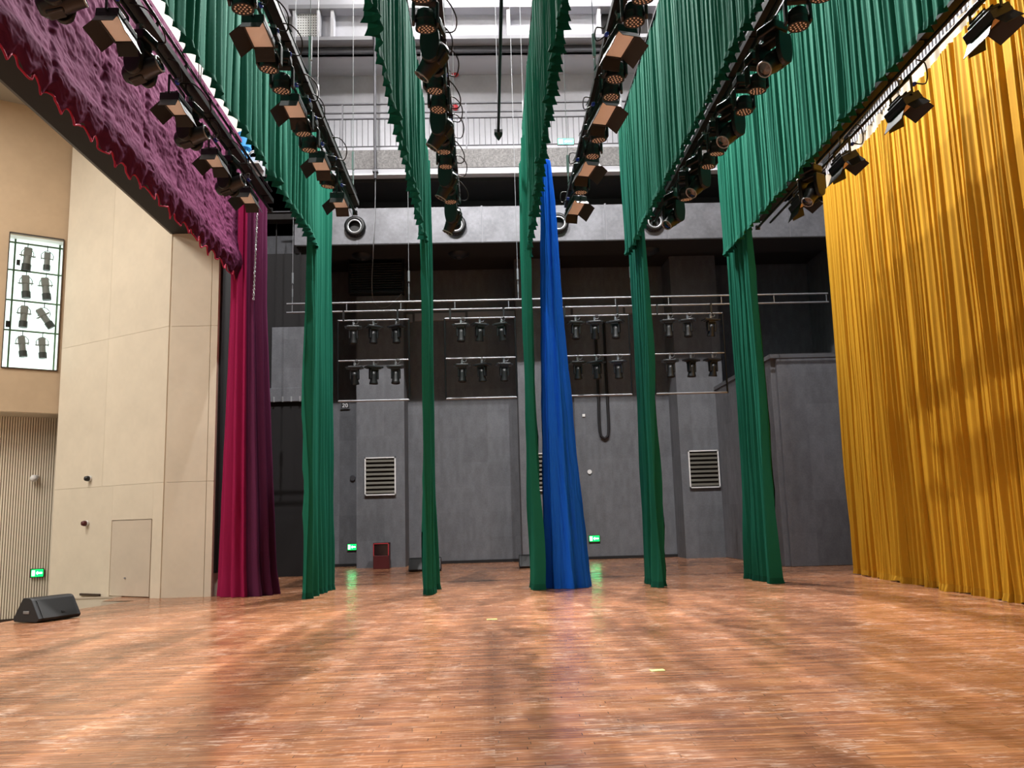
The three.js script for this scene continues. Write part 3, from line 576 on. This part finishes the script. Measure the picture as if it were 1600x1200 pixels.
// ================================================================ house-side lamps seen in the window
{
  const col = Math.cos(winK), sn = Math.sin(winK), C0 = [-10.8, -20.3];
  const P = (lx, lz) => [C0[0] + lx * col + lz * sn, C0[1] - lx * sn + lz * col];
  const rack = thing('window_lamp_rack', 'green pipe rack inside the lit lamp window on the beige wall', 'lamp rack', [C0[0], 0, C0[1]], winK);
  const railM = std('#3f5a3a', .5), zR = -.42;
  for (const y of [8.88, 8.15, 7.36, 6.58]) part('cross_pipe', cyl(.022, .022, 1.22, 8, -.68, y, zR, 0, 0, Math.PI / 2), railM, rack);
  for (const x of [-1.14, -.14]) part('upright', cyl(.022, .022, 3.45, 8, x, 7.26, zR - .05), railM, rack);
  part('junction_box', box(.1, .16, .06, -1.19, 6.72, zR + .03), M.fixtureGrey, rack); part('junction_box', box(.08, .14, .06, -1.05, 8.35, zR + .03), M.fixtureGrey, rack);
  const grey = std('#6d7370', .6), greyD = std('#2c3230', .6);
  let proto = null;
  const build = () => {
    const t = thing('profile_lamp', 'x', 'stage light', [0, 0, 0], winK, 'profile lamps in the lit window');
    part('clamp', join([place(new THREE.TorusGeometry(.035, .01, 6, 12), 0, 0, 0, 0, Math.PI / 2), box(.02, .1, .02, 0, -.06, 0)]), greyD, t);
    part('yoke', tube([[-.13, -.34, 0], [-.13, -.2, 0], [0, -.1, 0], [.13, -.2, 0], [.13, -.34, 0]], .009, 18, 5), greyD, t);
    const h = part('lamp_head', join([rbox(.17, .22, .17, .03, 0, .12, 0), cyl(.08, .085, .24, 14, 0, -.09, 0), cyl(.014, .014, .34, 6, 0, .04, 0, 0, 0, Math.PI / 2), box(.3, .025, .05, 0, .02, .05)]), grey, t); h.position.y = -.34;
    part('lens_tube', cyl(.1, .1, .16, 14, 0, -.25, 0), greyD, h); return t;
  };
  [8.86, 8.13, 7.34, 6.56].forEach((y, r) => [-.86, -.42].forEach((lx, c) => {
    const [X, Z] = P(lx, zR + .02), l = `grey profile lamp in the lit window, ${['top', 'second', 'third', 'bottom'][r]} row, ${['left', 'right'][c]} side`; let o;
    if (!proto) { o = proto = build(); o.userData.label = l; o.position.set(X, y, Z); } else o = copyOf(proto, l, [X, y, Z]);
    const h = o.children.find(q => q.name === 'lamp_head'); h.rotation.z = [[-.05, 0], [.08, .14], [-.02, .62], [.14, .1]][r][c]; h.scale.setScalar([[1.1, .85], [1.05, 1.05], [1, 1], [.95, .95]][r][c]);
  }));
}

// ================================================================ things on the walls and the floor
// framed vents on the pilasters
[[-3.70, 3.075, 'white-framed wall vent on the left pilaster above the red box'], [1.9, 3.075, 'white-framed wall vent mostly hidden by the third green side curtain'], [7.46, 3.03, 'white-framed wall vent on the right pilaster below the rightmost frame']].forEach(([x, y, l], i) => {
  const t = thing('wall_vent', l, 'vent', [x, y, -27.55], 0, 'framed wall vents');
  part('opening', box(1.0, 1.25, .04, 0, 0, -.02), M.ventHole, t);
  for (const [w, h, a, b] of [[1.06, .04, 0, .63], [1.06, .04, 0, -.63], [.04, 1.3, -.51, 0], [.04, 1.3, .51, 0]]) part('frame_bar', box(w, h, .06, a, b, .02), M.whiteFrame, t);
  for (let k = 0; k < 8; k++) part('blade', box(.98, .1, .012, 0, -.53 + k * .15, .02, -.6), M.ventBlade, t);
});
// louvre box
{
  const t = thing('louvre_box', 'dark louvred air unit high on the far wall left of the second side curtain', 'vent', [-3.78, 0, -27.4]);
  part('casing', join([box(1.96, .05, .5, 0, 10.66, -.05), box(.05, 1.15, .4, -.94, 10.07, -.05), box(.05, 1.15, .4, .94, 10.07, -.05), box(1.9, .05, .4, 0, 9.5, -.05), box(1.9, 1.2, .04, 0, 10.05, -.22)]), M.fixtureGrey, t);
  for (let k = 0; k < 12; k++) part('blade', box(1.84, .075, .012, 0, 9.58 + k * .088, .08, -.7), M.louver, t);
  const c = single('loose_cord', 'thin pale cord looping down over the louvred air unit', 'cord', tube([[-3.32, 12.3, -23.9], [-3.35, 11.2, -23.98], [-3.4, 10.0, -23.95], [-3.72, 8.9, -26.7], [-3.4, 8.9, -27.1], [-2.9, 9.4, -27.25]], .012, 60, 5), M.wire);
}
single('guide_pole', 'slim grey vertical pole in front of the gallery railing', 'pole', join([cyl(.045, .045, 4.9, 10, 0, 14.6, 0), box(.16, .06, .3, 0, 12.4, -.1), box(.16, .06, .3, 0, 16.95, -.15)]), M.rail, [-3.32, 0, -23.85]);
{
  const t = thing('cable_trunking', 'pale cable trunking strip on the far wall behind the silver batten', 'trunking', [0, 8.93, -28.84]);
  for (let k = 0; k < 6; k++) part('trunking_length', box(1.86, .28, .1, -3.6 + k * 1.95, k * .03, 0), M.beam, t);
}
// bare black batten with its end clamp
{
  const t = thing('bare_batten', 'single bare black pipe pointing away overhead near the centre', 'batten', [.43, 10.7, 0]);
  part('pipe', cyl(.035, .035, 14, 10, 0, 0, -11, Math.PI / 2), M.pipe, t);
  const e = part('end_clamp', join([cyl(.02, .13, .16, 4, 0, -.14, -18.05, Math.PI, Math.PI / 4), box(.2, .1, .1, 0, -.01, -18.05)]), M.fixture, t);
  for (const z of [-5, -11, -17.8]) part('hoist_cable', cyl(.006, .006, 9, 5, 0, 4.5, z), M.wire, t);
}
// number 20 on the far wall
{
  const c = document.createElement('canvas'); c.width = 128; c.height = 96; const g = c.getContext('2d'); g.fillStyle = '#2a292c'; g.fillRect(0, 0, 128, 96); g.fillStyle = '#d9d9dc'; g.font = 'bold 84px sans-serif'; g.textAlign = 'center'; g.textBaseline = 'middle'; g.fillText('20', 64, 50);
  const tx = new THREE.CanvasTexture(c); tx.colorSpace = THREE.SRGBColorSpace;
  const t = thing('number_plate', 'small dark plate with white number 20 below the leftmost frame', 'sign', [-5.13, 5.74, -28.84]);
  part('plate', box(.34, .27, .03, 0, 0, 0), M.dark, t); part('lettering', place(new THREE.PlaneGeometry(.3, .225), 0, 0, .02), std('#ffffff', .6, 0, { map: tx }), t);
}
// exit signs
function exitSign(label, pos, turn, w, h, col, hang) {
  const c = document.createElement('canvas'); c.width = 256; c.height = 112; const g = c.getContext('2d');
  g.fillStyle = col; g.fillRect(0, 0, 256, 112); g.fillStyle = '#eafff4';
  g.fillRect(14, 14, 62, 84); g.fillStyle = col; g.beginPath(); g.arc(50, 30, 8, 0, 7); g.fill(); g.lineWidth = 9; g.strokeStyle = col; g.beginPath(); g.moveTo(46, 42); g.lineTo(40, 64); g.lineTo(54, 76); g.lineTo(50, 94); g.moveTo(40, 64); g.lineTo(24, 84); g.moveTo(46, 46); g.lineTo(64, 56); g.stroke();
  g.fillStyle = '#eafff4'; g.beginPath(); g.moveTo(100, 56); g.lineTo(140, 24); g.lineTo(140, 44); g.lineTo(236, 44); g.lineTo(236, 68); g.lineTo(140, 68); g.lineTo(140, 88); g.fill();
  const tx = new THREE.CanvasTexture(c); tx.colorSpace = THREE.SRGBColorSpace;
  const t = thing('exit_sign', label, 'exit sign', pos, turn, 'green exit signs');
  part('casing', rbox(w + .04, h + .04, .05, .01), M.fixtureGrey, t);
  part('sign_face', place(new THREE.PlaneGeometry(w, h), 0, 0, .028), std('#101010', .4, 0, { emissive: new THREE.Color(1, 1, 1), emissiveMap: tx, emissiveIntensity: 3.6 }), t);
  const l = new THREE.RectAreaLight(new THREE.Color(.05, 1, .35), 4, w, h); l.position.set(0, 0, .06); l.rotation.y = Math.PI; t.add(l);
}
exitSign('glowing green exit sign low on the far wall beside the left pilaster', [-4.88, .68, -28.86], 0, .3, .2, '#04d850');
exitSign('glowing green exit sign low on the far wall right of the blue curtain', [3.72, .73, -28.86], 0, .36, .2, '#04d850');
exitSign('turquoise green exit sign on the fly gallery railing', [2.72, 13.4, -24.08], 0, .5, .2, '#18d8a0');
exitSign('green exit sign on the slatted house wall', [-11.42, .49, -20.88], winK, .26, .18, '#04d850');
// alarms, plates and small devices
const bell = (l, pos) => { const t = thing('alarm_bell', l, 'alarm', pos, 0, 'red alarm bells'); part('dome', place(lathe([[0, .09], [.07, .08], [.11, .04], [.12, 0]]), 0, 0, 0, Math.PI / 2), M.redBright, t); part('mount', cyl(.05, .05, .06, 12, 0, 0, -.03, Math.PI / 2), M.paper, t); };
bell('red alarm bell high on the pale wall above the gallery railing', [-.83, 16.9, -25.98]); bell('red alarm bell seen between the gallery rails', [-.86, 15.65, -25.98]);
const dome = (l, pos, m) => { const t = thing('wall_device', l, 'wall device', pos, -Math.atan2(.6, 1)); part('mount', cyl(.07, .07, .04, 16, 0, 0, .02, Math.PI / 2), M.plate, t); part('body', place(lathe([[0, .14], [.05, .13], [.065, .08], [.06, .03]]), 0, 0, 0, Math.PI / 2), m, t); };
dome('small dark wall camera on the beige wall above the red-brown sensor', [-9.54, 2.74, -19.5], M.fixtureGrey); dome('small red-brown round sensor low on the beige wall', [-9.56, 1.68, -19.5], M.red);
{ const t = thing('house_camera', 'white dome camera on the slatted wall above the green exit sign', 'camera', [-11.53, 2.86, -20.81]); part('bracket', cyl(.05, .05, .12, 14, 0, .04, .03, Math.PI / 2), M.plate, t); part('dome', new THREE.SphereGeometry(.09, 18, 12).translate(0, 0, .12), M.plate, t); }
single('wall_plate', 'small white square plate on the dark wall right of the blue curtain', 'plate', rbox(.1, .1, .03, .006), M.plate, [3.52, 5.17, -28.87]);
single('wall_plate', 'small round pale disc on the dark wall above the right exit sign', 'plate', cyl(.08, .08, .04, 20, 0, 0, 0, Math.PI / 2), M.plate, [3.65, 3.11, -28.87]);
single('wall_plate', 'small round dark disc on the far wall left of the left vent', 'plate', cyl(.1, .1, .05, 20, 0, 0, 0, Math.PI / 2), M.rail, [-4.86, 3.11, -28.86]);
single('paper_notice', 'small pale notice low on the right pilaster beside the fifth side curtain', 'notice', box(.22, .5, .02), M.beam, [8.2, 1.05, -27.58]);
single('conduit_loop', 'U-shaped dark conduit loop on the far wall right of the blue curtain', 'conduit', tube([[4.08, 8.6, -28.8], [4.08, 6, -28.8], [4.08, 4.6, -28.8], [4.12, 4.38, -28.8], [4.24, 4.3, -28.8], [4.36, 4.38, -28.8], [4.4, 4.6, -28.8], [4.4, 6, -28.8], [4.4, 8.6, -28.8]], .05, 60, 8), M.black);
{ const t = thing('switch_box', 'small grey switch box on the right pilaster right of the vent', 'switch', [8.33, 3.0, -27.52], 0); part('case', rbox(.1, .5, .08, .01, .02, 0, 0), M.fixture, t); part('knob', cyl(.05, .05, .1, 14, -.1, .05, .05, Math.PI / 2), M.steel, t); }
// perforated speaker panel and blue winch motor
{
  const t = thing('perforated_panel', 'white panel full of round holes beside the upper gallery beam', 'panel', [-5.6, 17.62, -24.4]);
  part('plate', box(.68, 1.02, .05), M.paper, t); const hs = []; for (let i = 0; i < 8; i++) for (let j = 0; j < 11; j++) hs.push(cyl(.018, .018, .02, 8, -.29 + i * .083, -.46 + j * .092, .022, Math.PI / 2));
  part('holes', join(hs), M.fixtureDark, t, { kind: 'stuff' });
}
{
  const t = thing('winch_motor', 'blue cylindrical winch motor on a steel bracket behind the first border', 'motor', [-5.8, 10.5, -18.7]);
  part('motor', join([cyl(.16, .16, .34, 20, 0, .35, 0), cyl(.17, .17, .03, 20, 0, .53, 0), cyl(.17, .17, .03, 20, 0, .18, 0)]), M.motorBlue, t);
  part('gearbox', join([cyl(.09, .15, .2, 16, 0, .07, 0), rbox(.28, .26, .26, .04, 0, -.14, 0)]), M.motorBlue, t);
  part('bracket', join([box(.66, .04, .5, .1, -.3, 0), box(.5, .5, .03, .2, -.2, -.22), box(.05, .5, .4, -.25, -.1, 0)]), M.steel, t);
  part('pulley', place(new THREE.TorusGeometry(.15, .03, 8, 24), .28, -.1, .1), M.chrome, t);
}
// bead chain beside the maroon leg
{ const t = thing('hoist_chain', 'bright steel chain hanging down the front of the maroon side curtain', 'chain', [-5.22, 0, -17.75]); const ls = []; for (let k = 0; k < 46; k++) ls.push(place(new THREE.TorusGeometry(.022, .007, 5, 10), .055 * (46 - k) / 46 * -1 + .05, 6.6 + k * .052, 0, 0, k % 2 ? Math.PI / 2 : 0)); part('links', join(ls), M.chrome, t, { kind: 'stuff' }); }
// red fire cabinet
{
  const t = thing('fire_cabinet', 'dark red fire extinguisher cabinet standing against the left pilaster', 'cabinet', [-3.58, 0, -26.95]);
  part('body', join([rbox(.52, .44, .4, .015, 0, .22, 0), box(.03, .42, .4, -.245, .63, 0), box(.03, .42, .4, .245, .63, 0), box(.52, .03, .4, 0, .83, 0), box(.5, .4, .02, 0, .63, -.19)]), M.red, t);
  part('window', box(.45, .36, .01, 0, .63, .17), M.glassDark, t); part('extinguisher', lathe([[0, .44], [.07, .44], [.075, .62], [.05, .68], [.02, .7], [.02, .74]], 14).translate(.06, 0, 0), M.redBright, t); part('frame', join([box(.5, .02, .02, 0, .82, .2), box(.02, .4, .02, .24, .63, .2), box(.02, .4, .02, -.24, .63, .2)]), M.redBright, t);
}
// floor monitors
function wedge(label, pos, turn, w) {
  const t = thing('floor_monitor', label, 'speaker', pos, turn, 'black floor monitors');
  const s = new THREE.Shape(); s.moveTo(-.26, .02); s.lineTo(.22, .02); s.quadraticCurveTo(.27, .02, .28, .07); s.lineTo(.10, .36); s.quadraticCurveTo(.07, .40, .02, .40); s.lineTo(-.06, .40); s.quadraticCurveTo(-.10, .40, -.12, .36); s.lineTo(-.29, .08); s.quadraticCurveTo(-.3, .02, -.26, .02);
  const ex = (d, x, m) => { const g = new THREE.ExtrudeGeometry(s, { depth: d, bevelEnabled: true, bevelSize: .008, bevelThickness: .008, bevelSegments: 2, curveSegments: 6 }); g.rotateY(-Math.PI / 2); g.translate(x + d / 2, 0, 0); return g; };
  part('cabinet', ex(w - .1, 0), M.speaker, t); part('end_cheek', ex(.045, -w / 2 + .02), M.speakerSide, t); part('end_cheek', ex(.045, w / 2 - .02), M.speakerSide, t);
  const gr = rbox(w - .14, .006, .34, .002, 0, 0, 0); gr.rotateX(1.015); gr.translate(0, .215, .207); part('grille', gr, M.fixtureDark, t);
  part('handle', join([rbox(.02, .05, .14, .008, -w / 2 - .012, .17, 0)]), M.silver, t);
  const bg = rbox(.07, .035, .008, .003); bg.rotateX(-.556); bg.translate(.08, .15, .262); part('badge', bg, M.fixtureGrey, t);
}
wedge('black wedge floor monitor on the apron in front of the slatted wall', [-7.66, 0, -14.42], 1.17, .8);
wedge('black floor monitor at the far wall left of the second green side curtain', [-2.0, 0, -25.0], 0, .95);
wedge('black floor monitor at the far wall left of the third green side curtain', [1.36, 0, -25.0], 0, .95);
// marking tapes
for (const [x, z, a, l, w, m] of [[0, -12.5, 0, 'small yellow tape mark on the boards near the stage centre', .16, M.tape], [1.6, -8.05, .1, 'pale yellow tape square on the boards nearest the camera', .14, M.tape]])
  single('tape_mark', l, 'tape', box(w, .004, .1), m, [x, .003, z], a, 'tape marks on the stage floor');
// landing of the house stairs beyond the apron
{
  const t = thing('stair_landing', 'low beige stair landing beyond the apron edge by the splayed wall', 'landing', [0, 0, 0]);
  part('platform', metreUV(box(1.35, .9, .22, -9.06, -.46, -18.95)), M.beige, t); part('nosing', box(1.35, .03, .03, -9.06, .0, -18.84), M.beigeDoor, t);
}

// ================================================================ lamps of the building
FLOODS.forEach(([x, y, z, cd], i) => {
  const far = i > 5, back = i > 9;
  const lab = back ? `square work flood under the grid aimed at the far wall, ${i === 10 ? 'left' : 'right'} one` : far ? `square work flood by the far gallery, ${['leftmost', 'second from left', 'third from left', 'rightmost'][i - 6]} of four` : i > 2 ? `round work flood in front of the upper gallery, ${['left', 'middle', 'right'][i - 3]} of three` : `round work flood under the grid straight above the ${['first', 'third', 'fifth'][i]} green border`;
  const t = thing('flood_lamp', lab, 'flood lamp', [x, y, z], 0, 'work floods of the fly tower');
  if (far) {
    part('housing', join([rbox(.5, .4, .14, .03, 0, 0, -.02, .9), box(.03, .5, .03, .28, .1, -.1), box(.03, .5, .03, -.28, .1, -.1), box(.62, .04, .04, 0, .33, -.1), box(.05, 22.6 - y, .05, 0, .33 + (22.6 - y) / 2, -.1)]), M.floodBody, t);
    part('glass', box(.44, .34, .01, 0, -.062, .029, .9), M.floodGlow, t);
    const l = new THREE.SpotLight(FLOOD_COLOR, cd, 0, back ? .6 : .88, .5, 2); l.position.set(0, -.11, .10); l.target.position.set(0, back ? -15.5 : -15, back ? 15 : 18); t.add(l, l.target); l.castShadow = true; l.shadow.radius = 5; if (back) t.rotation.y = Math.PI;
  } else {
    part('housing', lathe([[0, .42], [.12, .4], [.15, .25], [.3, .02], [.31, -.02], [.28, -.02]], 24), M.floodBody, t); part('stem', cyl(.02, .02, 22.9 - y - .4, 8, 0, (22.9 - y + .4) / 2, 0), M.floodBody, t);
    part('glass', cyl(.27, .27, .015, 24, 0, .0, 0), M.floodGlow, t);
    const l = new THREE.PointLight(FLOOD_COLOR, cd, 0, 2); l.position.set(0, -.06, 0); t.add(l); l.castShadow = true; l.shadow.radius = 12;
  }
});
for (const [x, z, w, d] of [[-12.5, -12, 3, 8], [-12.5, -1, 3, 6], [-20, -8, 3, 10]]) {
  const t = thing('house_light', 'large lit ceiling panel over the house seats ' + (x < -15 ? 'at the rear' : z < -5 ? 'beside the opening' : 'nearest the stage front'), 'ceiling light', [x, 12.42, z]);
  part('frame', box(w + .1, .06, d + .1), M.floodBody, t); part('panel', box(w, .02, d, 0, -.035, 0), M.houseGlow, t);
  const l = new THREE.RectAreaLight(HOUSE.color, HOUSE.nits, w, d); l.position.set(0, -.06, 0); l.rotation.x = -Math.PI / 2; t.add(l);
}
renderer.render(scene, camera);
